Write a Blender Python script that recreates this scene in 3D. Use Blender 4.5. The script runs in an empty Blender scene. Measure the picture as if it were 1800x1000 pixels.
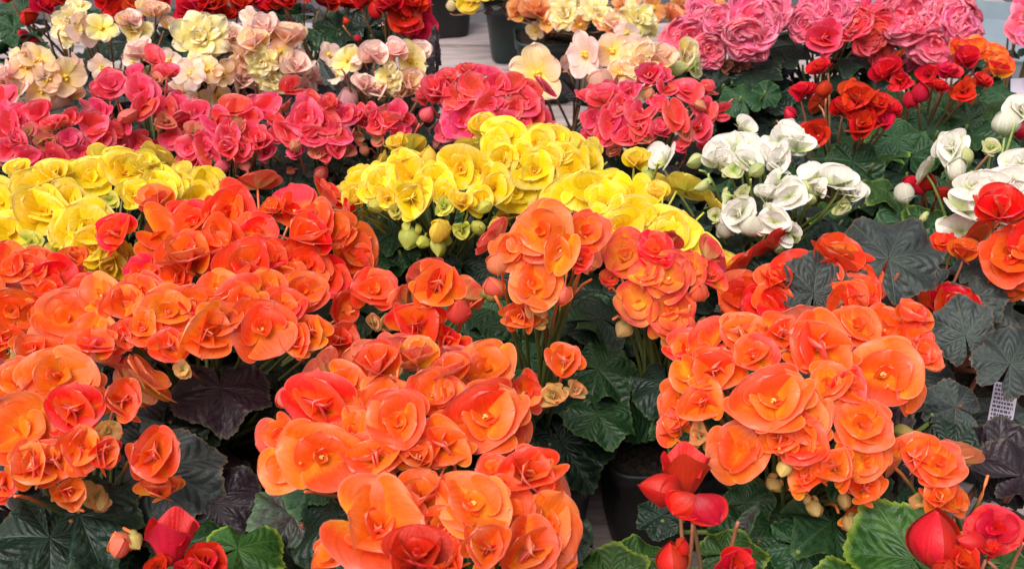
import bpy, math, random
import numpy as np
from mathutils import Vector, Matrix, Quaternion
R = math.radians
random.seed(7); rng = np.random.default_rng(11)
scene = bpy.context.scene
col = scene.collection

# ------------------------------------------------------------ camera, sky, sun, exposure
CAM_Z, PITCH, HFOV = 0.77, R(32), R(50)
cd = bpy.data.cameras.new("camera"); cam = bpy.data.objects.new("camera", cd); col.objects.link(cam)
cam.location = (0, 0, CAM_Z); cam.rotation_euler = (math.pi/2 - PITCH, 0, 0)
cd.sensor_width = 36; cd.lens = 18/math.tan(HFOV/2); cd.clip_start = 0.02; cd.clip_end = 200
cd.dof.use_dof = True; cd.dof.focus_distance = 0.92; cd.dof.aperture_fstop = 14
scene.camera = cam
w = bpy.data.worlds.new("World"); scene.world = w; w.use_nodes = True
nt = w.node_tree; bg = nt.nodes['Background']
sky = nt.nodes.new('ShaderNodeTexSky'); sky.sky_type = 'NISHITA'; sky.sun_disc = False
SUN_EL, SUN_AZ = R(60), R(215)
sky.sun_elevation = SUN_EL; sky.sun_rotation = SUN_AZ; sky.air_density = 1.0; sky.dust_density = 4.0; sky.ozone_density = .6
hsky = nt.nodes.new('ShaderNodeHueSaturation'); hsky.inputs['Saturation'].default_value = .3      # overcast
nt.links.new(sky.outputs[0], hsky.inputs['Color']); nt.links.new(hsky.outputs[0], bg.inputs[0]); bg.inputs[1].default_value = 0.088
sl = bpy.data.lights.new("sun", 'SUN'); sl.energy = 2.3; sl.angle = R(50); sl.color = (1, .95, .88)
so = bpy.data.objects.new("sun", sl); col.objects.link(so)
sd = Vector((math.sin(SUN_AZ)*math.cos(SUN_EL), math.cos(SUN_AZ)*math.cos(SUN_EL), math.sin(SUN_EL)))
so.rotation_euler = sd.to_track_quat('Z', 'Y').to_euler()
scene.view_settings.view_transform = 'Standard'; scene.view_settings.look = 'None'
scene.view_settings.exposure = 0.82; scene.view_settings.gamma = 1
scene.cycles.max_bounces = 8; scene.cycles.diffuse_bounces = 6; scene.cycles.transmission_bounces = 4

# ------------------------------------------------------------ projection helpers (1800 x 1000 photograph)
FPX = 900/math.tan(HFOV/2)
FWD = Vector((0, math.cos(PITCH), -math.sin(PITCH))); UPV = Vector((0, math.sin(PITCH), math.cos(PITCH))); RGT = Vector((1, 0, 0))
CAM = Vector((0, 0, CAM_Z))
def ray(px, py): return (FWD + RGT*((px-900)/FPX) - UPV*((py-500)/FPX))      # depth 1 along the axis
def at_z(px, py, z):
    d = ray(px, py); t = (z-CAM_Z)/d.z; return CAM + d*t
def depth(p): return (p-CAM).dot(FWD)

# ------------------------------------------------------------ materials
def mat(name):
    m = bpy.data.materials.new(name); m.use_nodes = True; n = m.node_tree
    for x in list(n.nodes):
        if x.type != 'OUTPUT_MATERIAL': n.nodes.remove(x)
    return m, n, n.nodes['Material Output']
class NB:
    def __init__(s, n): s.n = n
    def new(s, t, **k):
        x = s.n.nodes.new(t)
        for a, b in k.items(): setattr(x, a, b)
        return x
    def link(s, a, b): s.n.links.new(a, b)
    def put(s, sock, v):
        if hasattr(v, 'is_output') or hasattr(v, 'links'): s.link(v, sock)
        elif v is not None:
            if hasattr(sock.default_value, '__len__') and not hasattr(v, '__len__'): v = [v]*len(sock.default_value)
            if hasattr(v, '__len__') and len(v) == 3 and len(sock.default_value) == 4: v = (*v, 1)
            sock.default_value = v
    def math(s, op, a, b=None, c=None, clamp=False):
        x = s.new('ShaderNodeMath', operation=op, use_clamp=clamp); s.put(x.inputs[0], a)
        if b is not None: s.put(x.inputs[1], b)
        if c is not None: s.put(x.inputs[2], c)
        return x.outputs[0]
    def mix(s, f, a, b, mode='MIX'):
        x = s.new('ShaderNodeMix', data_type='RGBA', blend_type=mode); s.put(x.inputs[0], f); s.put(x.inputs[6], a); s.put(x.inputs[7], b); return x.outputs[2]
    def ss(s, v, lo, hi, a=0., b=1.):
        x = s.new('ShaderNodeMapRange', interpolation_type='SMOOTHSTEP'); s.put(x.inputs[0], v); x.inputs[1].default_value = lo; x.inputs[2].default_value = hi
        x.inputs[3].default_value = a; x.inputs[4].default_value = b; return x.outputs[0]
    def noise(s, vec, scale, detail=2, rough=.5):
        x = s.new('ShaderNodeTexNoise'); s.link(vec, x.inputs['Vector']); x.inputs['Scale'].default_value = scale
        x.inputs['Detail'].default_value = detail; x.inputs['Roughness'].default_value = rough; return x.outputs[0]

def petal_mat(name, core, mid, edge, back, inner=None, trans=.44, core_r=.45, edge_r=.78, back_core=None, rimc=None, hv=.026):
    m, n, out = mat(name); b = NB(n)
    uv = b.new('ShaderNodeUVMap'); uv.uv_map = 'UVMap'
    sep = b.new('ShaderNodeSeparateXYZ'); b.link(uv.outputs[0], sep.inputs[0])
    u, v = sep.outputs[0], sep.outputs[1]
    at = b.new('ShaderNodeAttribute'); at.attribute_name = 'pet'
    sa = b.new('ShaderNodeSeparateColor'); b.link(at.outputs['Color'], sa.inputs[0])
    rnd, lvl = sa.outputs[0], sa.outputs[1]
    oi = b.new('ShaderNodeObjectInfo')
    # soft blotches in object space keep the zones from looking like rings
    tc = b.new('ShaderNodeTexCoord')
    nz = b.noise(tc.outputs['Object'], 2.6, 3)
    uu = b.math('ADD', u, b.math('MULTIPLY', b.math('SUBTRACT', nz, .5), .55))
    front = b.mix(b.ss(uu, .05, core_r+.12), core, mid)
    front = b.mix(b.ss(uu, edge_r-.22, 1.05), front, edge)
    if inner is not None: front = b.mix(b.math('MULTIPLY', lvl, .75), front, inner)
    bk = b.mix(b.ss(uu, .0, .5), back_core or tuple(.6*x+.4*y for x, y in zip(back, (.5, .55, .15))), back)
    geo = b.new('ShaderNodeNewGeometry')
    c = b.mix(geo.outputs['Backfacing'], front, bk)
    av = b.math('ABSOLUTE', b.math('SUBTRACT', b.math('MULTIPLY', v, 2.), 1.))
    rim = b.math('MAXIMUM', b.ss(u, .955, 1.0), b.ss(av, .93, 1.0))
    c = b.mix(b.math('MULTIPLY', rim, .32), c, tuple(min(1, x*.6+.34) for x in edge) if rimc is None else rimc)
    bl = b.ss(b.noise(tc.outputs['Object'], 5.5, 4, .7), .64, .78, 0, .22)      # bruises and pale flecks
    c = b.mix(bl, c, tuple(x*.72 for x in edge))
    # radiating veins
    vm = b.new('ShaderNodeCombineXYZ'); b.put(vm.inputs[0], b.math('MULTIPLY', u, 1.1)); b.put(vm.inputs[1], b.math('MULTIPLY', v, 17.)); b.put(vm.inputs[2], b.math('MULTIPLY', rnd, 40.))
    vein = b.noise(vm.outputs[0], 1.0, 2, .6)
    vv = b.ss(vein, .35, .65, .90, 1.05)
    hs = b.new('ShaderNodeHueSaturation')
    b.put(hs.inputs['Hue'], b.math('ADD', .502, b.math('ADD', b.math('MULTIPLY', b.math('SUBTRACT', rnd, .5), hv), b.math('MULTIPLY', b.math('SUBTRACT', oi.outputs['Random'], .5), .02))))
    b.put(hs.inputs['Value'], b.math('MULTIPLY', vv, b.ss(b.math('FRACT', b.math('MULTIPLY', rnd, 7.3)), 0, 1, .84, 1.12)))
    b.link(c, hs.inputs['Color']); c = hs.outputs[0]
    bump = b.new('ShaderNodeBump'); bump.inputs['Strength'].default_value = .10; bump.inputs['Distance'].default_value = .05
    b.put(bump.inputs['Height'], b.math('ADD', vein, b.math('MULTIPLY', b.noise(tc.outputs['Object'], 7, 2), .6)))
    p = b.new('ShaderNodeBsdfPrincipled'); b.link(c, p.inputs['Base Color']); p.inputs['Roughness'].default_value = .42
    p.inputs['Specular IOR Level'].default_value = .26; b.link(bump.outputs[0], p.inputs['Normal'])
    p.inputs['Sheen Weight'].default_value = .04; p.inputs['Sheen Roughness'].default_value = .4
    t = b.new('ShaderNodeBsdfTranslucent'); b.link(c, t.inputs[0]); b.link(bump.outputs[0], t.inputs['Normal'])
    mx = b.new('ShaderNodeMixShader'); mx.inputs[0].default_value = trans; b.link(p.outputs[0], mx.inputs[1]); b.link(t.outputs[0], mx.inputs[2])
    b.link(mx.outputs[0], out.inputs[0]); return m

def leaf_mat(name, base, vein, edge, rim=.9, under=None, rough=.36, patch=None):
    m, n, out = mat(name); b = NB(n)
    uv = b.new('ShaderNodeUVMap'); uv.uv_map = 'UVMap'
    sep = b.new('ShaderNodeSeparateXYZ'); b.link(uv.outputs[0], sep.inputs[0]); u, v = sep.outputs[0], sep.outputs[1]
    tc = b.new('ShaderNodeTexCoord'); oi = b.new('ShaderNodeObjectInfo')
    a = b.math('ABSOLUTE', b.math('SUBTRACT', b.math('FRACT', b.math('ADD', u, .5)), .5))
    lat = b.math('MULTIPLY', a, v)
    mainv = b.ss(lat, .002, .020, 1, 0)
    t = b.math('SUBTRACT', b.math('MULTIPLY', v, 4.6), b.math('MULTIPLY', a, 4.2))
    d = b.math('ABSOLUTE', b.math('SUBTRACT', b.math('FRACT', t), .5))
    side = b.math('MULTIPLY', b.ss(d, .02, .085, 1, 0), b.ss(v, .18, .4))
    vn = b.math('MAXIMUM', mainv, b.math('MULTIPLY', side, .42))
    nz = b.noise(tc.outputs['Object'], 2.2, 4, .6)
    c = b.mix(b.ss(nz, .35, .7), base, patch or tuple(x*1.7+.004 for x in base))
    c = b.mix(b.math('MULTIPLY', vn, .42), c, vein)
    c = b.mix(b.math('MULTIPLY', b.ss(v, rim, 1.0), .8), c, edge)
    fine = b.noise(tc.outputs['Object'], 38, 2)
    c = b.mix(b.ss(fine, .70, .78, 0, .35), c, (.35, .38, .35))      # dust and lime specks
    geo = b.new('ShaderNodeNewGeometry')
    c = b.mix(geo.outputs['Backfacing'], c, under or tuple(x*1.5+.01 for x in base))
    hs = b.new('ShaderNodeHueSaturation'); b.put(hs.inputs['Hue'], b.math('ADD', .49, b.math('MULTIPLY', oi.outputs['Random'], .02)))
    b.put(hs.inputs['Value'], b.ss(oi.outputs['Random'], 0, 1, .8, 1.25)); b.link(c, hs.inputs['Color']); c = hs.outputs[0]
    h = b.math('ADD', b.math('ADD', b.math('MULTIPLY', vn, -.3), b.math('MULTIPLY', b.math('MULTIPLY', b.ss(d, 0, .5), b.ss(a, .0, .25)), .32)), b.math('ADD', b.math('MULTIPLY', b.noise(tc.outputs['Object'], 5, 3), 1.1), b.math('MULTIPLY', fine, .15)))
    bump = b.new('ShaderNodeBump'); bump.inputs['Strength'].default_value = .27; bump.inputs['Distance'].default_value = .05; b.link(h, bump.inputs['Height'])
    p = b.new('ShaderNodeBsdfPrincipled'); b.link(c, p.inputs['Base Color']); b.put(p.inputs['Roughness'], b.ss(nz, .3, .7, rough, rough+.15))
    p.inputs['Specular IOR Level'].default_value = .36; b.link(bump.outputs[0], p.inputs['Normal'])
    tr = b.new('ShaderNodeBsdfTranslucent'); b.link(c, tr.inputs[0])
    mx = b.new('ShaderNodeMixShader'); mx.inputs[0].default_value = .16; b.link(p.outputs[0], mx.inputs[1]); b.link(tr.outputs[0], mx.inputs[2])
    b.link(mx.outputs[0], out.inputs[0]); return m

def plain(name, c1, c2, scale, rough=.5, bump=.2, spec=.4, stretch=(1, 1, 1)):
    m, n, out = mat(name); b = NB(n); tc = b.new('ShaderNodeTexCoord'); mp = b.new('ShaderNodeMapping'); mp.inputs['Scale'].default_value = stretch
    b.link(tc.outputs['Object'], mp.inputs[0]); nz = b.noise(mp.outputs[0], scale, 6, .62)
    p = b.new('ShaderNodeBsdfPrincipled'); b.link(b.mix(b.ss(nz, .3, .7), c1, c2), p.inputs['Base Color'])
    b.put(p.inputs['Roughness'], b.ss(nz, .3, .7, rough, min(1, rough+.15))); p.inputs['Specular IOR Level'].default_value = spec
    bm = b.new('ShaderNodeBump'); bm.inputs['Strength'].default_value = bump; bm.inputs['Distance'].default_value = .002; b.link(nz, bm.inputs['Height']); b.link(bm.outputs[0], p.inputs['Normal'])
    b.link(p.outputs[0], out.inputs[0]); return m

G = (.42, .52, .12)
PM = {
 'orange': petal_mat('petal_orange', (.97,.38,.02), (.96,.125,.012), (.94,.20,.09), (.92,.23,.14), inner=(.97,.16,.008), back_core=(.86,.45,.16)),
 'deep':   petal_mat('petal_deep_orange', (.96,.30,.02), (.94,.080,.010), (.92,.105,.040), (.90,.15,.08), inner=(.96,.12,.008), back_core=(.84,.40,.15)),
 'coral':  petal_mat('petal_coral', (.88,.08,.10), (.87,.055,.115), (.91,.17,.23), (.86,.15,.17), inner=(.86,.045,.085), back_core=(.62,.46,.14), hv=.025),
 'yellow': petal_mat('petal_yellow', (.96,.68,.008), (.96,.71,.010), (.95,.75,.14), (.92,.68,.10), inner=(.95,.58,.008), back_core=(.66,.62,.08), hv=.018, rimc=(.95,.86,.36)),
 'white':  petal_mat('petal_white', (.60,.66,.26), (.80,.77,.70), (.81,.71,.65), (.78,.74,.60), back_core=(.56,.66,.24), trans=.3, hv=.02, rimc=(.86,.82,.76)),
 'peach':  petal_mat('petal_peach', (.93,.66,.10), (.93,.62,.32), (.93,.66,.52), (.93,.56,.46), back_core=(.88,.60,.30), hv=.03),
 'cream':  petal_mat('petal_cream', (.94,.74,.06), (.93,.77,.28), (.93,.82,.60), (.92,.74,.50), back_core=(.80,.70,.30), hv=.02),
 'blush':  petal_mat('petal_blush', (.94,.74,.42), (.94,.68,.56), (.94,.70,.66), (.93,.52,.50), back_core=(.85,.62,.40), hv=.03),
 'apricot':petal_mat('petal_apricot', (.92,.45,.06), (.90,.36,.12), (.88,.45,.25), (.85,.28,.12)),
 'pink':   petal_mat('petal_pink', (.96,.16,.22), (.96,.15,.30), (.97,.32,.46), (.95,.20,.32), inner=(.97,.13,.26), back_core=(.85,.2,.2), hv=.02, trans=.48),
 'rosy':   petal_mat('petal_rose_pink', (.90,.08,.12), (.92,.055,.12), (.94,.13,.22), (.9,.07,.14), inner=(.92,.04,.08), back_core=(.8,.1,.1), hv=.02, trans=.45),
 'red':    petal_mat('petal_red', (.60,.01,.012), (.66,.006,.012), (.70,.012,.03), (.60,.010,.018), inner=(.55,.004,.008), back_core=(.45,.02,.02), trans=.3, hv=.012, rimc=(.75,.05,.06)),
 'cherry': petal_mat('petal_cherry_red', (.42,.008,.012), (.60,.004,.012), (.66,.010,.026), (.64,.012,.030), back_core=(.42,.012,.02), trans=.3, hv=.012, rimc=(.75,.05,.06)),
 'scarlet':petal_mat('petal_scarlet', (.92,.18,.02), (.90,.068,.008), (.88,.085,.02), (.80,.05,.02), inner=(.85,.05,.01), back_core=(.7,.15,.05)),
 'bicolor':petal_mat('petal_orange_with_red_edge', (.97,.50,.04), (.94,.20,.04), (.84,.04,.05), (.86,.12,.08), inner=(.96,.34,.03), core_r=.5, edge_r=.66, back_core=(.8,.55,.2)),
 'flame':  petal_mat('petal_flame', (.95,.50,.04), (.92,.22,.02), (.80,.06,.02), (.86,.12,.04)),
 'wilt':   petal_mat('petal_wilted', (.5,.2,.1), (.45,.13,.09), (.55,.25,.18), (.4,.15,.1)),
}
BUD = {  # half-green buds, tinted towards the flower
 'orange': petal_mat('bud_orange', (.38,.42,.10), (.72,.42,.14), (.80,.28,.10), (.66,.46,.16), back_core=(.26,.36,.07)),
 'yellow': petal_mat('bud_yellow', (.35,.46,.05), (.66,.64,.10), (.80,.70,.14), (.60,.60,.12), back_core=(.24,.38,.05)),
 'coral':  petal_mat('bud_coral', (.36,.38,.09), (.66,.22,.13), (.80,.11,.12), (.70,.24,.15), back_core=(.28,.34,.07)),
 'white':  petal_mat('bud_white', (.38,.50,.10), (.62,.66,.28), (.74,.62,.45), (.62,.64,.28), back_core=(.28,.42,.07)),
}
BUDOF = dict(orange='orange', deep='orange', bicolor='orange', scarlet='orange', flame='orange', apricot='orange', yellow='yellow', cream='white', white='white',
             peach='white', blush='white', coral='coral', pink='coral', rosy='coral', red='coral', cherry='coral', wilt='coral')
LM = {
 'g':  leaf_mat('leaf_green', (.010,.042,.013), (.05,.13,.04), (.05,.11,.025), patch=(.018,.060,.018)),
 'd':  leaf_mat('leaf_dark_green', (.005,.016,.009), (.022,.050,.024), (.03,.05,.02), patch=(.009,.026,.013)),
 'b':  leaf_mat('leaf_bronze', (.032,.038,.038), (.09,.14,.08), (.12,.08,.05), rim=.93, patch=(.050,.064,.058), under=(.05,.022,.026), rough=.44),
 'p':  leaf_mat('leaf_purple', (.018,.008,.014), (.04,.022,.027), (.06,.05,.03), patch=(.020,.015,.018), under=(.06,.016,.026)),
 'l':  leaf_mat('leaf_lime_edged', (.016,.060,.010), (.07,.15,.03), (.20,.28,.03), rim=.86, patch=(.035,.10,.014)),
 'm':  leaf_mat('leaf_mottled', (.040,.028,.030), (.05,.02,.025), (.07,.13,.06), rim=.60, patch=(.04,.07,.045)),
}
def simple(name, c, rough=.5, spec=.4, trans=0):
    m, n, out = mat(name); b = NB(n); p = b.new('ShaderNodeBsdfPrincipled'); tc = b.new('ShaderNodeTexCoord')
    nz = b.noise(tc.outputs['Object'], 60, 2)
    b.link(b.mix(b.ss(nz, .3, .7), c, tuple(x*.72 for x in c)), p.inputs['Base Color']); p.inputs['Roughness'].default_value = rough; p.inputs['Specular IOR Level'].default_value = spec
    b.link(p.outputs[0], out.inputs[0]); return m
def stem_mat(name, low, top):
    m, n, out = mat(name); b = NB(n); a = b.new('ShaderNodeAttribute'); a.attribute_name = 'along'
    p = b.new('ShaderNodeBsdfPrincipled'); b.link(b.mix(b.ss(a.outputs['Fac'], .12, .45), top, low), p.inputs['Base Color']); p.inputs['Roughness'].default_value = .45; b.link(p.outputs[0], out.inputs[0]); return m
FSTEM = {}
def fstem(colr):
    if colr not in FSTEM:
        top = {'orange': (.86,.20,.05), 'deep': (.84,.13,.04), 'bicolor': (.8,.22,.08), 'yellow': (.55,.52,.06), 'white': (.40,.50,.14), 'coral': (.70,.12,.10), 'pink': (.8,.15,.2), 'rosy': (.7,.1,.12)}.get(colr, (.45,.16,.08))
        FSTEM[colr] = stem_mat('flower_stem_'+colr, (.10,.12,.03) if colr in ('orange', 'deep', 'yellow', 'bicolor', 'coral') else (.15,.20,.05) if colr == 'white' else (.17,.10,.04), top)
    return FSTEM[colr]
STEM_G = simple('stem_green', (.16,.22,.05)); STEM_R = simple('stem_red_brown', (.26,.09,.05)); STEM_D = simple('stem_olive', (.09,.10,.035))
STIG = simple('stigma_yellow', (.92,.62,.08), .4); STIGP = simple('stigma_pale', (.94,.62,.20), .4)
POT_G = plain('pot_dark_green_plastic', (.012,.024,.022), (.018,.032,.030), 30, .38, .15)
POT_B = plain('pot_black_plastic', (.010,.010,.011), (.016,.016,.017), 30, .42, .15)
SOIL = plain('potting_soil', (.012,.008,.006), (.05,.035,.025), 260, .9, .9)
WOOD = plain('weathered_bench_wood', (.24,.185,.185), (.40,.33,.33), 9, .6, .5, stretch=(1.2, 14, 6))
GROUND = plain('paving', (.05,.045,.05), (.075,.068,.075), 30, .8, .3)
TRAYM = plain('tray_grey_blue_plastic', (.17,.21,.25), (.20,.25,.29), 12, .35, .1)
TAGM = plain('tag_white_plastic', (.66,.58,.72), (.70,.62,.75), 12, .4, .05)
INK = simple('tag_ink', (.10,.08,.12))

# ------------------------------------------------------------ mesh builders
def petal_grid(L, W, e0, e1, cup=.25, ruf=.05, rf=5, ph=0., nu=9, nv=9, frill=0., a=.75, roll=0., point=0.):
    s = np.linspace(0, 1, nu); u = 1-(1-s)**1.7; v = np.linspace(-1, 1, nv)
    wa = (u+.02)**a*(1-u)**(.5+point); wmax = ((a/(a+.5+point))**a)*((.5+point)/(a+.5+point))**(.5+point)
    wd = W*wa/wmax
    th = e0+(e1-e0)*u**.8
    du = np.diff(u, prepend=0)
    x = np.cumsum(np.cos(th)*du)*L; z = np.cumsum(np.sin(th)*du)*L
    nx, nz = -np.sin(th), np.cos(th)
    U, V = np.meshgrid(u, v, indexing='ij')
    off = cup*V**2*wd[:, None] + ruf*L*U**1.5*np.sin(rf*V+ph+2*U) - roll*L*np.clip(U-.7, 0, 1)**2*4
    off = off + frill*L*np.clip(U-.55, 0, 1)*1.6*np.sin(V*17+ph*3)*(.6+.4*np.sin(V*7+ph))
    ext = 1 + .05*np.sin(V*4+ph*2)*U + frill*.55*(np.sin(V*23+ph)+.6*np.sin(V*41+ph*2))*U**5
    X = (x[:, None]*ext + nx[:, None]*off); Z = (z[:, None]*ext + nz[:, None]*off); Y = V*wd[:, None]
    P = np.stack([X, Y, Z], -1).reshape(-1, 3)
    UV = np.stack([U, .5+.5*V], -1).reshape(-1, 2)
    i = np.arange(nu-1)[:, None]*nv + np.arange(nv-1)[None, :]
    F = np.stack([i, i+nv, i+nv+1, i+1], -1).reshape(-1, 4)      # normal towards +z side (inner face)
    return P, UV, F
def shell_grid(H, Rm, phi0, kind='bud', p=.8, q=.8, lift=.08, wav=.03, ph=0., nu=12, nv=13):
    u = 1-(1-np.linspace(0, 1, nu))**1.3; v = np.linspace(-1, 1, nv); UU, VV = np.meshgrid(u, v, indexing='ij')
    if kind == 'bud': r = Rm*np.sin(math.pi*np.clip(UU, .001, .985)**p)**q
    else: r = Rm*(UU+.002)**p*(1+.25*np.clip(UU-.6, 0, 1))
    r = r*(1+lift*np.abs(VV)**3)+wav*Rm*np.sin(VV*4+ph+3*UU)*UU
    f = phi0*VV*(1 if kind == 'bud' else (.55+.45*np.sin(math.pi*UU**.7*.75)))
    z = H*UU if kind == 'bud' else H*UU*(1-.34*VV**2*UU**2+.05*np.sin(VV*5+ph)*UU)
    P = np.stack([r*np.cos(f), r*np.sin(f), z+0*r], -1).reshape(-1, 3); UV = np.stack([UU, .5+.5*VV], -1).reshape(-1, 2)
    i = np.arange(nu-1)[:, None]*nv+np.arange(nv-1)[None, :]
    return P, UV, np.stack([i, i+1, i+nv+1, i+nv], -1).reshape(-1, 4)[:, ::-1]
class Acc:
    def __init__(s): s.P = []; s.UV = []; s.F = []; s.C = []; s.n = 0
    def petal(s, az, lvl, rnd, tilt=0, base=(0, 0, 0), grid=None, squash=1.0):
        P, UV, F = grid
        c, q = math.cos(az), math.sin(az)
        M = np.array([[c, -q, 0], [q, c, 0], [0, 0, 1]])
        if tilt:
            t = np.array([[1, 0, 0], [0, math.cos(tilt), -math.sin(tilt)], [0, math.sin(tilt), math.cos(tilt)]]); M = M@t
        P = P@M.T + np.array(base)
        s.P.append(P); s.UV.append(UV); s.F.append(F+s.n); s.C.append(np.tile([rnd, lvl, 0, 1], (len(P), 1))); s.n += len(P)
    def mesh(s, name, norm='xy'):
        P = np.concatenate(s.P); UV = np.concatenate(s.UV); F = np.concatenate(s.F); C = np.concatenate(s.C)
        if norm == 'xy': k = 1/np.percentile(np.hypot(P[:, 0], P[:, 1]), 98.5)
        else:
            k = 2/(P[:, 2].max()-P[:, 2].min()); 
        P = P*k
        if norm == 'h': P[:, 2] -= (P[:, 2].max()+P[:, 2].min())/2
        else: P[:, 2] -= .35
        m = bpy.data.meshes.new(name); m.vertices.add(len(P)); m.vertices.foreach_set('co', P.astype(np.float32).ravel())
        m.loops.add(F.size); m.loops.foreach_set('vertex_index', F.astype(np.int32).ravel())
        m.polygons.add(len(F)); m.polygons.foreach_set('loop_start', np.arange(0, F.size, 4, dtype=np.int32)); m.polygons.foreach_set('loop_total', np.full(len(F), 4, dtype=np.int32))
        uvl = m.uv_layers.new(name='UVMap'); uvl.data.foreach_set('uv', UV[F.ravel()].astype(np.float32).ravel())
        ca = m.color_attributes.new('pet', 'FLOAT_COLOR', 'POINT'); ca.data.foreach_set('color', C.astype(np.float32).ravel())
        m.update(calc_edges=True); m.validate(); m.polygons.foreach_set('use_smooth', np.ones(len(F), dtype=bool))
        m.materials.append(None); m['k'] = float(k); return m
U = lambda a, b: random.uniform(a, b)
TAU = 2*math.pi
def whorl(A, n, L, W, e0, e1, lvl, cup=.25, ruf=.05, frill=0, jit=.12, z=0, az0=None, nu=9, nv=9, a=.75, roll=0, point=0, off=0):
    az0 = U(0, TAU) if az0 is None else az0
    for k in range(n):
        az = az0 + TAU*k/n + U(-1, 1)*jit*TAU/n*1.6
        g = petal_grid(L*U(.88, 1.1), W*U(.88, 1.12), e0+U(-.14, .14), e1+U(-.2, .2), cup*U(.5, 1.5), ruf*U(.4, 1.5), U(2.5, 6), U(0, TAU), nu, nv, frill, a, roll*U(.3, 1.6), point)
        b = (off*math.cos(az), off*math.sin(az), z + .012*k)
        A.petal(az, lvl, U(0, 1), U(-.16, .16), b, g)
def fl_rose(openness):
    A = Acc(); o = openness
    whorl(A, random.choice((3, 3, 4)), 1.0, .92, R(56-30*o), R(20-16*o), 0, U(.02, .10), U(.025, .055), nu=12, nv=15, a=.55, jit=.16)
    whorl(A, random.choice((2, 3, 3)), .80, .66, R(66-22*o), R(40-16*o), .3, U(.05, .2), U(.03, .06), nu=11, nv=11, z=.03, a=.6, jit=.25)
    whorl(A, random.choice((1, 2, 3)), .50, .30, R(78-15*o), R(60-22*o), .65, .22, .04, z=.04, jit=.3)
    whorl(A, random.choice((1, 2, 2)), .36, .15, R(84-8*o), R(76-25*o), 1, .5, .06, z=.03, jit=.3)
    return A.mesh('open_flower')
def fl_cup(o):
    A = Acc()
    whorl(A, 3, 1.0, .92, R(64-14*o), R(34-8*o), 0, U(.05, .12), U(.02, .045), nu=12, nv=15, a=.55, jit=.18)
    whorl(A, 2, .84, .70, R(74-10*o), R(52-8*o), .3, .12, .025, nu=11, nv=13, z=.03, a=.6, jit=.2)
    whorl(A, 3, .62, .40, R(84), R(84), .75, .4, .05, z=.04)
    whorl(A, 2, .42, .22, R(86), R(95), 1, .6, .06, z=.04)
    return A.mesh('cupped_flower')
def fl_side():
    A = Acc()
    whorl(A, random.choice((3, 4)), 1.0, .85, R(70), R(42), 0, .12, .03, nu=12, nv=13, a=.6)
    whorl(A, 3, .85, .6, R(80), R(66), .3, .2, .04, nu=11, nv=11, z=.03)
    whorl(A, 2, .6, .3, R(84), R(80), 1, .4, .06, z=.04)
    return A.mesh('half_open_flower')
def fl_closed():
    A = Acc(); a = U(0, TAU); Rm = U(.34, .44)
    for k in range(3): A.petal(a+k*TAU/3+U(-.2, .2), .2*k, U(0, 1), 0, (0, 0, 0), shell_grid(1-.05*k, Rm*(1-.07*k), U(1.15, 1.4), p=U(.75, .95), lift=.12, ph=U(0, 6), wav=.05))
    g = petal_grid(.7, .42, R(40), R(70), .35, .04, 5, U(0, 6), 11, 11, 0, .6); A.petal(a+1, 0, U(0, 1), 0, (0, 0, 0), g)
    return A.mesh('closed_flower', 'h')
def fl_bud():
    A = Acc(); a = U(0, TAU); Rm = U(.30, .40)
    for k in range(2): A.petal(a+k*math.pi, .1, U(0, 1), 0, (0, 0, 0), shell_grid(1-.04*k, Rm*(1-.06*k), 1.62, p=U(.7, 1.1), lift=.22, wav=.09, ph=U(0, 6)))
    for k in range(random.choice((1, 2))): A.petal(a+2+k*2.5, .0, U(0, .3), U(-.5, .5), (.16*math.cos(a+2+k*2.5), .16*math.sin(a+2+k*2.5), -.12), shell_grid(U(.55, .75), .2, 1.5, p=.8, lift=.2, ph=U(0, 6)))
    return A.mesh('bud', 'h')
def fl_simple(o):
    A = Acc(); a = U(0, TAU)
    whorl(A, random.choice((2, 3)), 1.0, .86, R(66-24*o), R(34-20*o), 0, .10, .04, nu=12, nv=13, a=.6, jit=.12, az0=a)
    whorl(A, 2, .82, .62, R(74-20*o), R(52-16*o), .3, .16, .035, nu=11, nv=11, z=.03, a=.65, jit=.2)
    if random.random() < .6: whorl(A, 1, .5, .28, R(80), R(80), .8, .4, .05, z=.03)
    return A.mesh('simple_flower')
def fl_star(n, o=.6, point=.1):
    A = Acc(); whorl(A, n, 1.0, .46 if n > 4 else .56, R(46-20*o), R(14-22*o), 0, .1, .07, nu=11, nv=9, a=1.0, roll=.06, point=point)
    return A.mesh('single_flower')
def fl_double(o=.7):
    A = Acc()
    whorl(A, 7, 1.0, .34, R(34), R(2), 0, .12, .08, nu=10, nv=9, a=1.2, roll=.08, point=.16, jit=.25)
    whorl(A, 6, .80, .26, R(50), R(22), .3, .18, .08, nu=10, nv=7, a=1.2, z=.02, point=.15, jit=.3)
    whorl(A, 5, .56, .17, R(64), R(48), .7, .25, .1, nu=9, nv=7, a=1.1, z=.03, jit=.3)
    whorl(A, 5, .46, .16, R(78), R(62), 1, .4, .1, nu=8, nv=5, z=.03)
    return A.mesh('double_flower')
def fl_ruffle():
    A = Acc()
    for n, L, W, e0, e1, lv in ((6, 1.0, .60, 30, 0, 0), (5, .90, .56, 40, 10, .15), (5, .74, .46, 50, 22, .3), (4, .52, .34, 60, 36, .6), (3, .32, .20, 72, 56, 1)):
        whorl(A, n, L*U(.93, 1.05), W, R(e0), R(e1), lv, .05, .15, frill=.13, nu=13, nv=41 if L > .6 else 23, z=.02, jit=.3)
    return A.mesh('ruffled_flower')
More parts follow.
